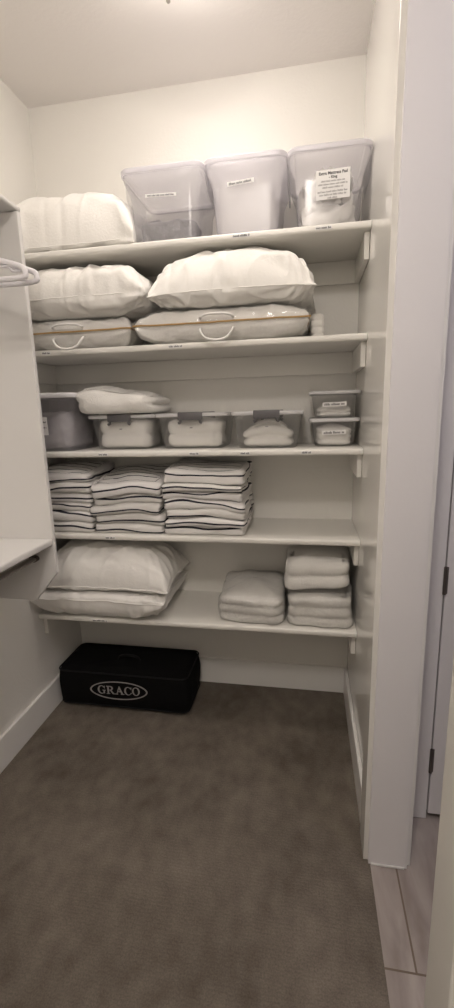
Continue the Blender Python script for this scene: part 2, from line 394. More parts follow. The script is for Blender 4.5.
# ------------------------------------------------------------------ hanging closet unit on the left
PX, PY = .303, -.65
t = thing('closet_organizer', (0.16, -1.4, .72), 'white closet unit with hanging rods mounted on the left wall', 'cabinet')
bm = bmesh.new()
prof = [(.001, .722), (.205, .722), (PX, .835), (PX, 2.064), (.001, 2.064)]
loft(bm, [[(x, y, z) for x, z in prof] for y in (PY, PY+.019)])
es = [e for e in bm.edges if abs(e.verts[0].co.y-e.verts[1].co.y) < 1e-5]
bmesh.ops.bevel(bm, geom=es, offset=.0025, segments=2, profile=.5, affect='EDGES')
link('side_panel', bm, 'melamine', t, smooth=False)
for z, nm in ((2.066, 'top_shelf'), (.945, 'lower_shelf')):
    bm = nb(.001, PX+(.001 if nm == 'top_shelf' else -.003), -2.75, PY+(.019 if nm == 'top_shelf' else -.001), z, z+(.016 if nm == 'top_shelf' else .024)); es = [e for e in bm.edges if all(v.co.x > PX-.01 for v in e.verts) and abs(e.verts[0].co.z-e.verts[1].co.z) < 1e-5]
    bmesh.ops.bevel(bm, geom=es, offset=.006, segments=3, profile=.5, affect='EDGES')
    link(nm, bm, 'melamine', t, angle=.6)
bm = bmesh.new(); loft(bm, [[(x, y, z) for x, z in prof] for y in (-2.76, -2.741)]); link('side_panel', bm, 'melamine', t, smooth=False)
for x, z in ((.222, .893), (.195, 2.0)):
    bm = bmesh.new(); tube(bm, [(x, -2.73, z), (x, PY-.012, z)], .015, 14, flat=.55)
    r_ = P(link('hanging_rod', bm, 'rod', t, angle=.7), 'metal hanging rod')
    bm = bmesh.new(); tube(bm, [(x, PY-.016, z), (x, PY-.0005, z)], .018, 16, flat=.7)
    P(link('rod_flange', bm, 'dark_metal', r_, angle=.7), 'dark rod socket')

# hangers on the upper rod
def hanger(y, dx, label):
    z0 = 1.793; cx = .205+dx; t = thing('clothes_hanger', (cx, y, 2.015), label, 'hanger', 'white plastic hangers on the upper rod')
    hw = .240
    loop = smooth_path([(cx-hw, y, z0+.012), (cx-hw+.016, y, z0+.030), (cx-.12, y, z0+.062), (cx, y, z0+.105), (cx+.12, y, z0+.062), (cx+hw-.016, y, z0+.030), (cx+hw, y, z0+.013), (cx+hw-.016, y, z0), (cx+.1, y, z0), (cx, y, z0), (cx-.1, y, z0), (cx-hw+.016, y, z0)], 6, True)
    link('body', tube(bmesh.new(), loop, .0078, 8, True), 'hanger', t)
    hook = [(cx, y, z0+.118), (cx, y, 1.955)] + [(cx-.024*math.cos(a)+.004, y, 2.0+.021*math.sin(a)+.0) for a in [PI*1.0+.9-k*(PI+1.0)/12-PI*0 for k in range(13)]]
    hook = smooth_path([(cx, y, z0+.10), (cx, y, 1.94), (cx+.018, y, 1.967), (cx+.0225, y, 1.995), (cx+.012, y, 2.018), (cx-.006, y, 2.022), (cx-.021, y, 2.008), (cx-.025, y, 1.99)], 5)
    link('hook', tube(bmesh.new(), hook, .004, 8), 'hanger', t)
    bm = bmesh.new(); tube(bm, smooth_path([(cx+.155, y, z0+.05), (cx+.165, y, z0+.034), (cx+.185, y, z0+.032), (cx+.198, y, z0+.037)], 4), .004, 6); link('strap_notch', bm, 'hanger', t)
hanger(-.84, .018, 'white plastic hanger further from the camera, nearest the panel')
hanger(-.885, .012, 'white plastic hanger in front of the other one')

# ------------------------------------------------------------------ soft goods
def pillow_bm(cx, cy, z0, L, D, T, seed, top=None, p=2.6, q=.55, pinch=.07, rz=0, wr=.007, n=(84, 60), droop=0, zc=.45, lift=None, xmin=None, crn=1.0):
    bm = bmesh.new(); nu, nv = n; up, lo = {}, {}
    ca, sa = math.cos(rz), math.sin(rz)
    for i in range(nu+1):
        for j in range(nv+1):
            u = math.sin((2*i/nu-1)*PI/2*.88)/math.sin(PI/2*.88); v = math.sin((2*j/nv-1)*PI/2*.88)/math.sin(PI/2*.88)
            x = L/2*u*(1-pinch*(1-v*v)*abs(u)**2); y = D/2*v*(1-pinch*1.3*(1-u*u)*abs(v)**2)
            h = (max(0, 1-abs(u)**p)*max(0, 1-abs(v)**p))**q
            # wrinkles: broad folds and fine creases pulling in from the corners and seams
            e = max(abs(u), abs(v))
            rad = math.atan2(abs(v)-1.05, abs(u)-1.05)
            w = fbm(x*6+seed*3.1, y*6, seed, 3)*wr*1.3*min(1, h*2.2)
            X, Y = cx+x*ca-y*sa, cy+x*sa+y*ca
            zm = z0+T*zc-droop*(abs(u)*abs(v))**2.5+(lift(u, v) if lift else 0)
            zt = zm+T*(1-zc)*h+w; zb = zm-T*zc*h*1.08+w*.5
            ew = fbm(x*11, y*11, seed+5, 2)*wr*.5*(1-min(1, h))
            if top: zt = min(zt, top)
            zb = max(zb, z0); zt = max(zt, z0+.002)
            if xmin is not None: X = max(X, xmin)
            edge = i in (0, nu) or j in (0, nv)
            if edge: up[i, j] = lo[i, j] = bm.verts.new((X, Y+ew, max((zt+zb)/2+ew, z0+.004)))
            else:
                up[i, j] = bm.verts.new((X, Y, max(zt, zb+.002))); lo[i, j] = bm.verts.new((X, Y, zb))
    for i in range(nu):
        for j in range(nv):
            bm.faces.new((up[i, j], up[i+1, j], up[i+1, j+1], up[i, j+1]))
            bm.faces.new((lo[i, j], lo[i, j+1], lo[i+1, j+1], lo[i+1, j]))
    bm.normal_update()
    rnd = random.Random(int(seed*7)+1); fl = []
    for k in range(int(90*crn)):
        m = rnd.random()
        if m < .15:                                     # creases running in from a seam
            if rnd.random() < .7: c = (rnd.uniform(-.92, .92), rnd.choice((-1, -1, 1))*rnd.uniform(.45, 1)); a = PI/2+rnd.gauss(0, .35)
            else: c = (rnd.choice((-1, 1))*rnd.uniform(.6, 1), rnd.uniform(-.8, .8)); a = rnd.gauss(0, .35)
        elif m < .42:                                   # creases fanning out of the corners
            sx, sy = rnd.choice((-1, 1)), rnd.choice((-1, -1, 1)); rr = rnd.uniform(.15, .7); b = rnd.uniform(.1, 1.45)
            c = (sx*(1-rr*math.cos(b)*.6), sy*(1-rr*math.sin(b))); a = math.atan2(-sy*math.sin(b)*D, -sx*math.cos(b)*L*.6)
        else: c = (rnd.uniform(-.8, .8), rnd.uniform(-.9, .7)); a = rnd.gauss(.3, .55)
        fl.append((c[0]*L/2, c[1]*D/2, math.cos(a), math.sin(a), rnd.uniform(.035, .14), rnd.uniform(.006, .014), rnd.choice((1, 1, -1))*rnd.uniform(.3, 1.0)*wr*.85, rnd.uniform(-6, 6)))
    for dct, sg in ((up, 1), (lo, 1)):
        for (i, j), v in dct.items():
            if i in (0, nu) or j in (0, nv): continue
            dx_, dy_ = v.co.x-cx, v.co.y-cy; X_, Y_ = dx_*ca+dy_*sa, -dx_*sa+dy_*ca; w = 0
            for (fx, fy, c_, s_, ln, wd, am, cv) in fl:
                ax, ay = X_-fx, Y_-fy; al = ax*c_+ay*s_
                if abs(al) > ln*2.2: continue
                pe = -ax*s_+ay*c_+cv*al*al
                if abs(pe) < wd*2.6: w += am*math.exp(-(al/ln)**2-(pe/wd)**2)
            if abs(w) > .012: w = math.copysign(.012, w)
            zz0, zz1 = v.co.z <= z0+.0005, (top and v.co.z >= top-.0005)
            v.co += v.normal*w
            v.co.z = z0 if zz0 else max(v.co.z, z0)
            if top: v.co.z = min(v.co.z, top)
            if xmin is not None: v.co.x = max(v.co.x, xmin)
    rim = []
    for i in range(nu): rim.append(up[i, 0].co.copy())
    for j in range(nv): rim.append(up[nu, j].co.copy())
    for i in range(nu, 0, -1): rim.append(up[i, nv].co.copy())
    for j in range(nv, 0, -1): rim.append(up[0, j].co.copy())
    return bm, rim
def subsurf(o, n=1):
    m = o.modifiers.new('smooth', 'SUBSURF'); m.levels = n; m.render_levels = n; return o
def pillow(label, mat='cotton', group=None, pipe=False, cat='pillow', name='bed_pillow', **k):
    bm, rim = pillow_bm(**k)
    t = thing(name, (k['cx'], k['cy'], k['z0']), label, cat, group)
    subsurf(link('cushion', bm, mat, t))
    link('piping' if pipe else 'edge_seam', tube(bmesh.new(), rim, .0035 if pipe else .0018, 6, True), 'piping' if pipe else mat, t)
    return t

def folded_bm(x0, x1, y0, y1, z0, z1, nf, ns, seed, r=.03, bulge=.016, warp=None, amp=.004, dome=.006, crease=.5, open_side=True, sy=None):
    """folded cloth: nf rolled layers showing at the front, ns at the sides"""
    bm = bmesh.new(); K = max(8*nf, 14); rings = []; sv = []
    base = rrect(x0, x1, y0, y1, r, 14, 6); cx, cy = (x0+x1)/2, (y0+y1)/2
    def sc(t, n):
        f = (t*n) % 1.0 if t < 1 else 1.0
        return 1-math.sqrt(max(0, 1-(2*f-1)**2)) if True else 0
    def place(x, y, z):
        d = fbm(x*9+seed, y*9, seed*.7+z*5, 3)*amp
        zz = z+fbm(x*6, y*6+seed, seed*1.3, 2)*amp*.6*(1 if z1-z0 > .02 else .5)*((z-z0)/(z1-z0))
        if warp: zz = warp(x, y, zz)
        return x, y, zz, d
    def st(y, z, side): return (y-y0) if not side else -(z1-z)
    for k in range(K+1):
        t = k/K; z = z0+(z1-z0)*t; ring = []
        tf = min(max(t, .0), 1)
        for (x, y, nx, ny) in base:
            wf = max(0, -ny); wb = 1-wf
            jt = fbm(x*4+seed, y*4, seed, 2)*.06
            tt = min(max(tf+jt*math.sin(PI*tf), 0), 1)
            ins = bulge*(wf*sc(tt, nf)+wb*sc(tt, ns)*.8)
            # outermost rounding at very top / bottom
            endr = min(z1-z, z-z0); er = min(.012, (z1-z0)*.4)
            if endr < er: ins += er*.7*(1-math.sqrt(max(0, 1-(1-endr/er)**2)))
            X, Y, Z, d = place(x-nx*ins, y-ny*ins, z)
            ring.append((X+nx*d, Y+ny*d, Z, -(z1-z)*wf-(z1-z)*wb))
        rings.append(ring)
    top = rings[-1]
    for s in (.93, .82, .68, .5, .3, .12):
        ring = []
        for (x, y, nx, ny) in base:
            ins = .02
            bx, by = cx+(x-nx*ins-cx)*s, cy+(y-ny*ins-cy)*s
            X, Y, Z, d = place(bx, by, z1)
            ring.append((X, Y, Z+dome*(1-s*s)+d*.6, by-y0))
        rings.append(ring)
    lay = None
    vs = []
    vals = []
    for r_ in rings:
        row = []
        for q in r_: row.append(bm.verts.new(q[:3])); vals.append(q[3])
        vs.append(row)
    n = len(base)
    for a, b in zip(vs, vs[1:]):
        for k in range(n): bm.faces.new((a[k], a[(k+1) % n], b[(k+1) % n], b[k]))
    bm.faces.new(vs[-1]); bm.faces.new(vs[0][::-1])
    return bm, vals
def folded(name, label, cat, mat, group, x0, x1, y0, y1, z0, z1, nf, ns, seed, stripe=None, wrap=False, parent=None, **k):
    bm, vals = folded_bm(x0, x1, y0, y1, z0, z1, nf, ns, seed, **k)
    o = link(name, bm, mat, parent, origin=((x0+x1)/2, (y0+y1)/2, z0))
    if stripe is not None:
        a = o.data.attributes.new('stripe', 'FLOAT', 'POINT')
        per, ph, wob = stripe
        for i, v in enumerate(vals):
            c = o.data.vertices[i].co
            a.data[i].value = (v+wob*noise.noise(Vector((c.x*5+seed, c.y*4, seed))))/per+ph
    if not parent: P(o, label, cat, group)
    if wrap:
        kk = dict(k); 
        bm2, _ = folded_bm(x0-.004, x1+.004, y0-.005, y1+.004, z0, z1+.004, 1, 1, seed, **{**kk, 'bulge': .010, 'amp': k.get('amp', .004)*1.2})
        P(link('plastic_wrap', bm2, 'wrap', o) if False else wrap_child(bm2, o), 'clear glossy plastic wrap')
    return o
def wrap_child(bm, o):
    return link('plastic_wrap', bm, 'wrap', o)
def lump(bm, cx, cy, cz, rx, ry, rz, seed, e=3.2, amp=.012, sc=12, zmin=None, nu=44, nv=24):
    rings = []
    for j in range(nv+1):
        b = -PI/2+PI*j/nv; ring = []
        for i in range(nu):
            a = 2*PI*i/nu
            f = lambda c, n: math.copysign(abs(c)**(2/n), c)
            x = f(math.cos(b), e)*f(math.cos(a), e); y = f(math.cos(b), e)*f(math.sin(a), e); z = f(math.sin(b), e)
            d = 1+(fbm(x*rx*sc+seed, y*ry*sc, z*rz*sc+seed, 3)-abs(fbm(x*rx*sc*1.7, y*ry*sc*1.7+seed, z*rz*sc*1.7, 2)))*amp/max(min(rx, ry, rz), .03)
            Z = cz+z*rz*d
            if zmin is not None: Z = max(Z, zmin)
            ring.append((cx+x*rx*min(d, 1.02), cy+y*ry*min(d, 1.02), Z))
        rings.append(ring)
    vs = [[bm.verts.new(p) for p in r] for r in rings[1:-1]]
    for a, b in zip(vs, vs[1:]):
        for k in range(nu): bm.faces.new((a[k], a[(k+1) % nu], b[(k+1) % nu], b[k]))
    bm.faces.new(vs[0][::-1]); bm.faces.new(vs[-1])
    return bm

# ------------------------------------------------------------------ clear plastic bins
def tub_rings(x0, x1, y0, y1, z0, h, prof, r):
    """prof: (height fraction, outward offset)"""
    out = []
    for t, o in prof:
        out.append([(x, y, z0+h*t) for x, y, _, _ in rrect(x0-o, x1+o, y0-o, y1+o, r+o*.5, 6, 5)])
    return out
def tub(parent, x0, x1, y0, y1, z0, h, prof, r, mat, th=.0018):
    bm = bmesh.new(); loft(bm, tub_rings(x0, x1, y0, y1, z0, h, prof, r), True, False)
    o = solidify(link('tub', bm, mat, parent, angle=.5), th); o.modifiers[0].offset = -1
    return o
def lid(parent, x0, x1, y0, y1, z0, h, r, mat, lip=.006):
    bm = bmesh.new()
    R = [(0, 0), (.0, .0), (.25, lip*.25), (.75, lip*.25), (.93, -.001), (1.0, -.008)]
    rings = [[(x, y, z0+h*t) for x, y, _, _ in rrect(x0-o, x1+o, y0-o, y1+o, r, 6, 5)] for t, o in R[1:]]
    rings += [[(x, y, z0+h) for x, y, _, _ in rrect(x0+.02, x1-.02, y0+.02, y1-.02, r, 6, 5)], [(x, y, z0+h*.8) for x, y, _, _ in rrect(x0+.026, x1-.026, y0+.026, y1-.026, r, 6, 5)]]
    loft(bm, rings, False, True)
    o = link('lid', bm, mat, parent, angle=.5); solidify(o, .0015); return o
TALL = [(0, -.006), (.02, 0), (.35, .006), (.62, .010), (.70, .0125), (.80, .022), (.90, .031), (.97, .033)]
def tall_bin(x0, x1, label, z0=ZS[0], h=.238, y0=-.325, y1=-.04, cat='bin', group='tall clear bins', mat='tub', lidmat='lid'):
    t = thing('storage_bin', ((x0+x1)/2, (y0+y1)/2, z0), label, cat, group)
    tub(t, x0, x1, y0, y1, z0, h, TALL, .03, mat)
    lid(t, x0-.034, x1+.034, y0-.034, y1+.034, z0+h*.95, h*.09, .035, lidmat)
    for sx, xe in ((-1, x0-.034), (1, x1+.034)):      # turned-down grips at both ends
        bm = bmesh.new()
        ya, yb = y0+.035, y1-.035; rr = .02; zt = z0+h*.95; zb = zt-.062
        pl = [(ya, zt), (yb, zt)] + [(yb-rr+rr*math.cos(a), zb+rr+rr*math.sin(a)) for a in [-PI/2*k/5 for k in range(6)]] + [(ya+rr-rr*math.sin(a), zb+rr-rr*math.cos(a)) for a in [PI/2*k/5 for k in range(6)]]
        prism(bm, pl, lambda u, v, q: (xe+sx*(q-.001), u, v), 0, .003)
        link('grip', bm, mat, t, smooth=False)
    return t
def sticker(parent, x0, x1, z0, z1, y, tilt=0, lines=None, seed=1, slope=0):
    f = lambda u, v, q: (u, y+slope*(v-z0)-q, v+tilt*(u-x0))
    bm = bmesh.new(); prism(bm, [(x0, z0), (x1, z0), (x1, z1), (x0, z1)], f, 0, .0006)
    s = P(link('label', bm, 'paper', parent, smooth=False), 'white paper label with small print')
    g = lambda u, v, q: f(u, v, q+.0007)
    if lines is None:
        bm = bmesh.new(); hh = (z1-z0)*.55; marks(bm, x0+(x1-x0)*.07, x1-(x1-x0)*.07, (z0+z1)/2-hh/2, hh, g, seed); link('print', bm, 'ink', s, smooth=False)
    else: lines(s, g)
    return s

A = tall_bin(.574, .817, 'tall clear bin with a dark grey fleece at the bottom')
B = tall_bin(.889, 1.115, 'tall frosted bin between two other tall bins, pale bedding inside', mat='tubf')
Cc = tall_bin(1.186, 1.400, 'tall clear bin at the right wall with a square paper sign')
sl = -.05
sticker(A, .632, .750, 2.193, 2.204, -.344, -.04, seed=3, slope=-.06)
sticker(B, .938, 1.034, 2.197, 2.211, -.344, .07, seed=5, slope=-.06)
def clines(s, g):
    for txt, zz, sz in (('Extra Mattress Pad', 2.200, .0125), ('- King', 2.188, .0115)):
        bm = text_bm(txt, sz, lambda u, v, q: g(1.305+u, zz+v, q), .0003); link('print', bm, 'ink', s, smooth=False)
    bm = bmesh.new()
    for k, (a, b) in enumerate(((1.266, 1.344), (1.256, 1.353), (1.270, 1.340), (1.254, 1.356), (1.260, 1.350), (1.288, 1.320))):
        marks(bm, a, b, 2.174-k*.0095-(.003 if k > 2 else 0), .0055, g, 40+k)
    link('print', bm, 'inkgrey', s, smooth=False)
sticker(Cc, 1.248, 1.362, 2.122, 2.211, -.3455, .02, clines, slope=-.05)
def cloth(name, label, cat, mat, group, lumps, origin):
    bm = bmesh.new()
    for i, a in enumerate(lumps): lump(bm, *a)
    return P(link(name, bm, mat, origin=origin), label, cat, group)
z1 = ZS[0]
P(link('fleece_blanket', lump(lump(bmesh.new(), .696, -.18, z1+.046, .114, .140, .044, 2, 5, .007, 14, z1+.004), .64, -.18, z1+.082, .048, .125, .022, 5, 3, .008, 20, z1+.004), 'greycloth', origin=(.715, -.18, z1)), 'dark grey fleece blanket inside a tall clear bin', 'blanket')
P(link('folded_comforter', lump(bmesh.new(), .998, -.18, z1+.105, .108, .134, .100, 5, 5, .008, 9, z1+.004), 'sheet', origin=(1.0, -.18, z1)), 'white bedding inside the frosted tall bin in the middle', 'bedding')
P(link('mattress_pad', lump(lump(lump(bmesh.new(), 1.293, -.18, z1+.055, .102, .134, .052, 7, 4.5, .018, 14, z1+.004), 1.285, -.185, z1+.125, .098, .128, .05, 9, 3.6, .026, 18), 1.31, -.175, z1+.175, .075, .11, .04, 12, 3, .03, 20), 'sheet', origin=(1.277, -.18, z1)), 'rumpled white mattress pad inside the tall bin at the right wall', 'bedding')

# ------------------------------------------------------------------ top shelf pillow
pillow('plump white pillow on the top shelf left of the tall bins', cx=.290, cy=-.188, z0=ZS[0], L=.575, D=.34, T=.222, seed=3, p=4.6, q=.40, pinch=.02, wr=.008, zc=.07, crn=.6, xmin=.004,
       lift=lambda u, v: 0)

# ------------------------------------------------------------------ second shelf: bedding bags with pillows on top
def bedding_bag(label, label2, x0, x1, y0, y1, z0, T, seed, hx, xmin=None, top=None):
    cx, cy = (x0+x1)/2, (y0+y1)/2; L, D = x1-x0, y1-y0
    t = thing('bedding_bag', (cx, cy, z0), label, 'bag', 'zipped clear bedding bags')
    bm, rim = pillow_bm(cx, cy, z0, L, D, T, seed, top=top, p=5.5, q=.45, pinch=.02, wr=.006, zc=.5, xmin=xmin)
    link('vinyl_cover', bm, 'vinyl', t)
    P(link('zipper_piping', tube(bmesh.new(), [(x, y-.001 if y < cy else y, z) for x, y, z in rim], .0034, 6, True), 'gold', t), 'tan zipper edging around the middle')
    zm = z0+T*.5
    def hd(dz, sag):
        bm = bmesh.new(); pts = []
        y = y0
        pts = smooth_path([(hx-.062, y+.004, zm+dz), (hx-.060, y-.010, zm+dz+sag*.25), (hx-.04, y-.016, zm+dz+sag*.8), (hx, y-.018, zm+dz+sag), (hx+.04, y-.016, zm+dz+sag*.8), (hx+.060, y-.010, zm+dz+sag*.25), (hx+.062, y+.004, zm+dz)], 6)
        tube(bm, pts, .0045, 8); return bm
    link('cord_handle', hd(-.022, -.045), 'rope', t); link('cord_handle', hd(.014, .012), 'rope', t)
    bm, _ = pillow_bm(cx, cy, z0+.004, L-.016, D-.016, T-.010, seed, top=(top-.004 if top else None), p=5.5, q=.45, pinch=.02, wr=.006, zc=.5, xmin=(xmin+.006 if xmin is not None else None))
    P(link('folded_duvet', bm, 'sheet', origin=(cx, cy, z0+.004)), label2, 'bedding')
z2 = ZS[1]
bedding_bag('zipped clear bedding bag on the left of the second shelf, cord handle showing', 'white duvet zipped inside the left clear bedding bag', .006, .553, -.372, -.02, z2, .125, 11, .29, .004, z2+.119)
bedding_bag('zipped clear bedding bag in the middle of the second shelf, cord handle hanging down', 'white duvet zipped inside the middle clear bedding bag', 0.562, 1.234, -.372, -.02, z2, .132, 14, .89, None, z2+.125)
pillow('white pillow lying on the left zipped bedding bag', group='pillows on the bedding bags', cx=.320, cy=-.215, z0=z2+.121, L=.62, D=.38, T=.205, seed=21, p=3.0, q=.45, pinch=.03, wr=.010, zc=.30, droop=.004, xmin=.004)
pillow('long white pillow lying on the middle bedding bag', group='pillows on the bedding bags', cx=.945, cy=-.215, z0=z2+.127, L=.62, D=.38, T=.205, seed=27, p=3.0, q=.48, pinch=.04, wr=.010, zc=.22, droop=.012)
# flat packet poking out behind the middle bag
folded('folded_sheet', 'cream folded cloth poking out behind the right end of the middle bag', 'bedding', 'sheet', None, 1.237, 1.288, -.24, -.03, z2, z2+.10, 4, 4, 5, bulge=.008, r=.015)

# ------------------------------------------------------------------ middle shelf
z3 = ZS[2]
b1 = tall_bin(.035, .236, 'tall frosted bin at the left end of the middle shelf, grey contents', z3, .236, -.325, -.05, group='tall clear bins', mat='tub', lidmat='lidw')
P(link('grey_quilt', lump(bmesh.new(), .137, -.187, z3+.088, .092, .128, .082, 4, 5, .012, 12, z3+.004), 'bluegrey', origin=(.137, -.187, z3)), 'grey quilt inside the tall bin on the middle shelf', 'bedding')
def b1lines(s, g):
    bm = bmesh.new(); marks(bm, .120, .136, 1.388, .007, g, 2); marks(bm, .118, .136, 1.366, .006, g, 3); link('print', bm, 'ink', s, smooth=False)
sticker(b1, .098, .142, 1.337, 1.412, -.3415, -.02, b1lines, slope=-.045)
LATCH = [(0, -.008), (.04, 0), (.5, .010), (.86, .017), (.9, .022), (.97, .024)]
def latch_bin(x0, x1, label, seed, y0=-.268, y1=-.055, h=.143, open_=False):
    t = thing('latch_bin', ((x0+x1)/2, (y0+y1)/2, z3), label, 'bin', 'low clear bins with grey latches')
    tub(t, x0, x1, y0, y1, z3, h, LATCH, .025, 'tubc', .0016)
    lid(t, x0-.026, x1+.026, y0-.026, y1+.026, z3+h*.93, h*.11, .03, 'lidm', .006)
    cx = (x0+x1)/2; yf = y0-.028; zt = z3+h*1.03
    for sy, yy in ((-1, yf), (1, y1+.028)):
        w2 = .052; bm = bmesh.new()
        box(bm, cx-w2, cx+w2, yy-.005 if sy < 0 else yy-.001, yy+.001 if sy < 0 else yy+.005, zt-.028, zt+.004, .0025)
        box(bm, cx-w2, cx+w2, min(yy, yy-sy*.022), max(yy, yy-sy*.022), zt-.0005, zt+.005, .002)
        for s in (-1, 1):
            ta = [(cx+s*(w2-.012), yy+sy*.003, zt-.024), (cx+s*(w2-.009), yy+sy*.003, zt-.036), (cx+s*(w2-.002), yy+sy*.002, zt-.040)]
            tube(bm, ta, .006, 8)
        P(link('latch', bm, 'latch', t, angle=.6), 'dark grey latch')
    bm = nb(cx-.006, cx+.006, y0-.0175, y0-.0165, z3+h*.60, z3+h*.60+.0045); P(link('badge', bm, 'inkgrey', t, smooth=False), 'tiny dark mark on the front')
    return t
latch_bin(.318, .566, 'low latched bin carrying a folded blanket on its lid', 1, y0=-.262)
latch_bin(.622, .882, 'low latched bin between two other latched bins', 2, y0=-.262)
latch_bin(.950, 1.186, 'low latched bin beside the two small stacked boxes', 3, y0=-.285)
folded('folded_coverlet', 'white coverlet inside the latched bin under the folded blanket', 'bedding', 'sheet', None, .326, .558, -.258, -.065, z3+.006, z3+.128, 2, 2, 31, bulge=.014, r=.04, dome=.004, amp=.009)
folded('folded_coverlet', 'white coverlet inside the middle latched bin', 'bedding', 'sheet', None, .632, .872, -.257, -.065, z3+.006, z3+.116, 2, 2, 34, bulge=.016, r=.045, dome=.012, amp=.010)
folded('folded_coverlet', 'white coverlet with arched front inside the right latched bin', 'bedding', 'sheet', None, .964, 1.172, -.275, -.065, z3+.006, z3+.088, 2, 2, 39, bulge=.02, r=.05, dome=.015, amp=.010,
       warp=lambda x, y, z: z3+.006+(z-z3-.006)*(.72+.42*math.sin(PI*min(1, max(0, (x-.955)/.22)))))
folded('folded_blanket', 'thick white folded blanket lying on top of a latched bin', 'blanket', 'terry', None, .262, .612, -.335, -.035, z3+.1535, z3+.246, 1, 2, 44, bulge=.030, r=.055, dome=.020, amp=.018,
       warp=lambda x, y, z: z3+.154+(z-z3-.154)*(1.08-.38*max(0, (x-.36)/.25)))
SMALL = [(0, -.010), (.05, 0), (.5, .008), (.8, .012), (.88, .013), (.9, .016), (.98, .017)]
def small_box(x0, x1, z0, h, label, seed):
    y0, y1 = -.245, -.06
    t = thing('shoebox_bin', ((x0+x1)/2, (y0+y1)/2, z0), label, 'box', 'small lidded boxes by the right wall')
    tub(t, x0, x1, y0, y1, z0, h, SMALL, .02, 'tubc', .0014)
    lid(t, x0-.023, x1+.023, y0-.023, y1+.023, z0+h*.92, h*.14, .028, 'lidm', .006)
    sticker(t, x0+.028, x1-.030, z0+h*.44, z0+h*.60, y0-.0115, .03, seed=seed, slope=-.1)
    return t
small_box(1.258, 1.408, z3, .108, 'small lidded clear box beneath another small box, by the right wall', 6)
small_box(1.258, 1.408, z3+.1145, .100, 'small lidded clear box on top of another small box', 9)
folded('linen_bundle', 'white folded linens inside the lower small box', 'bedding', 'sheet', None, 1.272, 1.400, -.236, -.07, z3+.005, z3+.078, 3, 3, 51, bulge=.010, r=.03, dome=.010, amp=.012)
folded('linen_bundle', 'pale cloth lying low inside the upper small box', 'bedding', 'sheet', None, 1.272, 1.400, -.236, -.07, z3+.1195, z3+.158, 2, 2, 53, bulge=.010, r=.03, dome=.012, amp=.014)

# ------------------------------------------------------------------ fourth shelf: stacks of striped throws
z4 = ZS[3]
def stack(x0, x1, y0, y1, zs, seed, labels, group, slope, top_amp, mats, per, wave, arch=.010):
    H_ = zs[-1]-zs[0]
    def warp(x, y, z):
        f = (z-zs[0])/H_
        return z+f*(slope*(y-y0)+wave*math.sin((x-x0)/(x1-x0)*PI*1.3+seed)+top_amp*fbm(x*7, y*7, seed, 2))+math.sin(PI*min(1, max(0, f)))*(arch*math.sin(PI*min(1, max(0, (x-x0)/(x1-x0))))-arch*.4+.016*fbm(x*5, y*4, seed+z*9, 2))
    rnd = random.Random(seed)
    for i in range(len(zs)-1):
        dx, dy = rnd.uniform(-.012, .012), rnd.uniform(-.014, .010)
        folded('striped_throw', labels[i], 'blanket', mats[i % len(mats)], group, x0+dx, x1+dx*.6, y0+dy, y1, zs[i], zs[i+1]-.0006, 1, 2, seed*10+i, stripe=(per, rnd.uniform(.2, .75), .016), bulge=.011, r=.02, amp=.010, dome=.004 if i < len(zs)-2 else .012, warp=warp)
ords = {6: ['lowest', 'second from the bottom', 'third from the bottom', 'third from the top', 'second from the top', 'topmost'],
        5: ['lowest', 'second from the bottom', 'middle one', 'second from the top', 'topmost'],
        7: ['lowest', 'second from the bottom', 'third from the bottom', 'middle one', 'third from the top', 'second from the top', 'topmost']}
def L(n, where): return ['striped white folded throw, %s of %s' % (o, where) for o in ords[n]]
stack(.010, .300, -.335, -.03, [z4, z4+.042, z4+.088, z4+.135, z4+.176, z4+.22, z4+.262], 3, L(6, 'the left striped stack'), 'striped throws, left stack', .08, .008, ['stripe_grey', 'stripe'], .046, -.004)
stack(.304, .622, -.335, -.03, [z4, z4+.040, z4+.084, z4+.128, z4+.166, z4+.222], 5, L(5, 'the middle striped stack'), 'striped throws, middle stack', .16, .010, ['stripe_grey', 'stripe_grey', 'stripe_grey', 'stripe_grey', 'stripe'], .046, .006)
stack(.634, .976, -.342, -.03, [z4, z4+.038, z4+.074, z4+.106, z4+.146, z4+.184, z4+.216, z4+.275], 8, L(7, 'the right striped stack'), 'striped throws, right stack', .06, .006, ['stripe', 'stripe', 'stripe_grey'], .044, .008, .016)

# ------------------------------------------------------------------ lowest shelf
z5 = ZS[4]
pillow('lower of the two white piped pillows on the lowest shelf', group='piped pillows on the lowest shelf', pipe=True, cx=.315, cy=-.205, z0=z5, L=.63, D=.41, T=.135, seed=33, top=z5+.127, p=3.6, q=.42, pinch=.04, wr=.008, zc=.74, droop=-.004, xmin=.0045)
pillow('upper of the two white piped pillows, resting on the other', group='piped pillows on the lowest shelf', pipe=True, cx=.325, cy=-.195, z0=z5+.128, L=.64, D=.39, T=.195, seed=37, p=3.0, q=.46, pinch=.05, wr=.009, zc=.14, droop=.006, xmin=.0045)
def tw(x, y, z, a=.10, y0=-.335): return z+(z-z5)*a*(y-y0)/.3
G5 = 'wrapped bundles on the lowest shelf'
folded('mattress_protector', 'white quilted bundle in clear plastic standing alone beside the pillows', 'bedding', 'terry', G5, .848, 1.128, -.335, -.05, z5, z5+.118, 3, 3, 61, bulge=.018, r=.045, amp=.016, dome=.020, wrap=True, warp=lambda x, y, z: z+(z-z5)*.22*(y+.335)/.3)
folded('mattress_protector', 'lower white bundle in clear plastic under another one by the right wall', 'bedding', 'terry', G5, 1.152, 1.424, -.338, -.05, z5, z5+.135, 3, 3, 64, bulge=.018, r=.045, amp=.013, dome=.012, wrap=True)
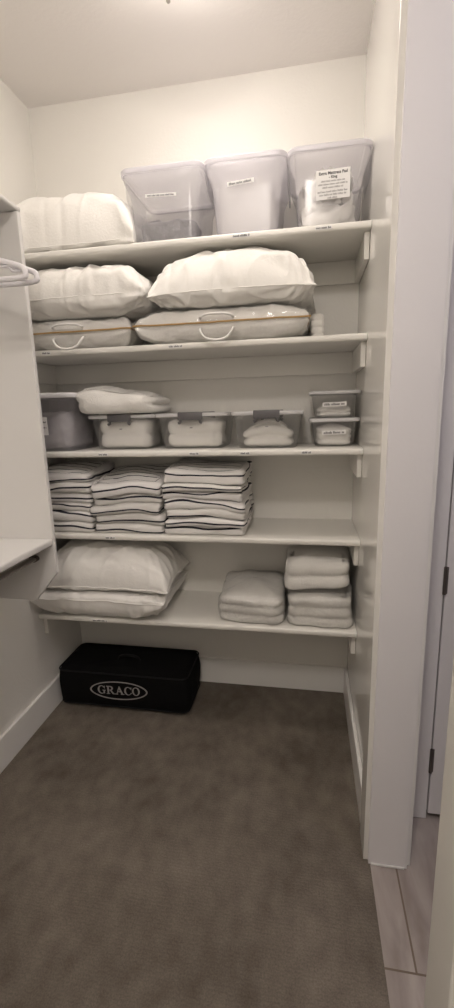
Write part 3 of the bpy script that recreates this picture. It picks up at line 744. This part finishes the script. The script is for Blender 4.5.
folded('mattress_protector', 'upper white folded bundle lying on another one by the right wall', 'bedding', 'terry', G5, 1.140, 1.415, -.330, -.05, z5+.156, z5+.285, 2, 2, 67, bulge=.02, r=.045, amp=.013, dome=.016, warp=lambda x, y, z: z+(x-1.14)*.09*(1-(z-z5-.156)/.13*.6)-.004)

# ------------------------------------------------------------------ black carry bag on the carpet
def carry_bag():
    x0, x1, y0, y1, h = .022, .690, -.305, -.035, .208
    t = thing('travel_cot_bag', ((x0+x1)/2, (y0+y1)/2, 0), 'black fabric carry bag with silver oval logo on the carpet under the lowest shelf', 'bag')
    rings = []
    for k in range(19):
        t_ = k/18; z = h*t_; e = .022
        ins = .010*(2*t_-1)**2 - .004*math.sin(PI*t_)
        q = min(z, h-z)
        if q < e: ins += e*(1-math.sqrt(max(0, 1-(1-q/e)**2)))
        ring = []
        for x, y, nx, ny in rrect(x0+ins, x1-ins, y0+ins, y1-ins, .035, 22, 6):
            d = fbm(x*6, y*6, z*8+3, 3)*.006*(1 if not (ny < -.9 and .15 < x < .53) else .15)
            ring.append((x+nx*d, y+ny*d, max(0.0005, z+fbm(x*5, y*5, 9, 2)*.004*t_)))
        rings.append(ring)
    for s in (.92, .75, .5, .25):
        rings.append([((x0+x1)/2+(p[0]-(x0+x1)/2)*s, (y0+y1)/2+(p[1]-(y0+y1)/2)*s, p[2]+.008*(1-s*s)+fbm(p[0]*s*7, p[1]*s*7, 2, 3)*.006) for p in rings[18]])
    bm = bmesh.new(); loft(bm, rings)
    body = link('body', bm, 'black', t)
    for zz in (.018, h-.016):
        ip = .012
        pts = [(x, y, zz) for x, y, _, _ in rrect(x0+ip-.008, x1-ip+.008, y0+ip-.008, y1-ip+.008, .034, 14, 6)]
        link('seam_binding', tube(bmesh.new(), pts, .0035, 6, True), 'blackp', t)
    bm = bmesh.new(); ptz = h+.014
    tube(bm, smooth_path([(.30, -.20, ptz-.012), (.315, -.20, ptz+.008), (.36, -.20, ptz+.016), (.405, -.20, ptz+.008), (.42, -.20, ptz-.012)], 6), .010, 8, flat=.35)
    P(link('carry_handle', bm, 'blackp', t), 'black strap handle on top')
    # logo on the front: lens outline and five serif capitals
    def f(u, v, q): return (u, -.3085-q, v+.022*(u-.345))
    bm = bmesh.new(); cx, cz = .345, .112; rx, rz_ = .147, .048
    N = 48
    def lens(a, k, g):
        c, s = math.cos(a), math.sin(a)
        return (cx+(rx-g)*math.copysign(abs(c)**.92, c), cz+(rz_-g*.6)*math.copysign(abs(s)**1.12, s))
    for k in range(N):
        A_, B_ = 2*PI*k/N, 2*PI*(k+1)/N
        prism(bm, [lens(A_, k, .0075), lens(A_, k, 0), lens(B_, k, 0), lens(B_, k, .0075)], f)
    P(link('logo_oval', bm, 'silver', t, smooth=False), 'silver pointed oval outline')
    hh = .042; base = .092
    def at(ox, sc=1.0):
        return lambda u, v, q: f(ox+u*hh, base+v*hh, q)
    def rect(bm, a, b, c, d_, g): prism(bm, [(a, c), (b, c), (b, d_), (a, d_)], g)
    bm = bmesh.new()
    def Cshape(bm, g, tail=False):
        band(bm, (.46, .5, .46, .52), (.50, .5, .30, .46), math.radians(38), math.radians(322), g, 22)
        rect(bm, .80, .87, .68, .98, g)
        if tail:
            rect(bm, .70, .86, .05, .44, g); rect(bm, .58, .96, .40, .47, g)
        else: prism(bm, [(.74, .20), (.83, .14), (.90, .30), (.86, .33)], g)
    Cshape(bm, at(.238), True)
    g = at(.283)                                           # R
    rect(bm, .12, .30, 0, 1, g); rect(bm, .0, .42, 0, .07, g); rect(bm, .0, .32, .93, 1, g)
    rect(bm, .30, .48, .93, 1, g); rect(bm, .30, .5, .46, .53, g)
    band(bm, (.46, .73, .34, .27), (.42, .73, .20, .20), -PI/2, PI/2, g, 12)
    prism(bm, [(.42, .48), (.60, .48), (.98, 0), (.76, 0)], g); rect(bm, .74, 1.06, 0, .07, g)
    g = at(.328)                                           # A
    prism(bm, [(.12, 0), (.20, 0), (.54, .92), (.46, 1.02)], g); prism(bm, [(.46, 1.02), (.54, 1.02), (.96, 0), (.76, 0), (.42, .84)], g)
    rect(bm, .28, .72, .32, .39, g); rect(bm, -.02, .34, 0, .07, g); rect(bm, .66, 1.08, 0, .07, g)
    Cshape(bm, at(.374))
    g = at(.414)                                           # O
    band(bm, (.46, .5, .46, .52), (.46, .5, .28, .45), 0, 2*PI, g, 28)
    P(link('logo_letters', bm, 'silver', t, smooth=False), 'silver serif capitals reading GRACO')
carry_bag()
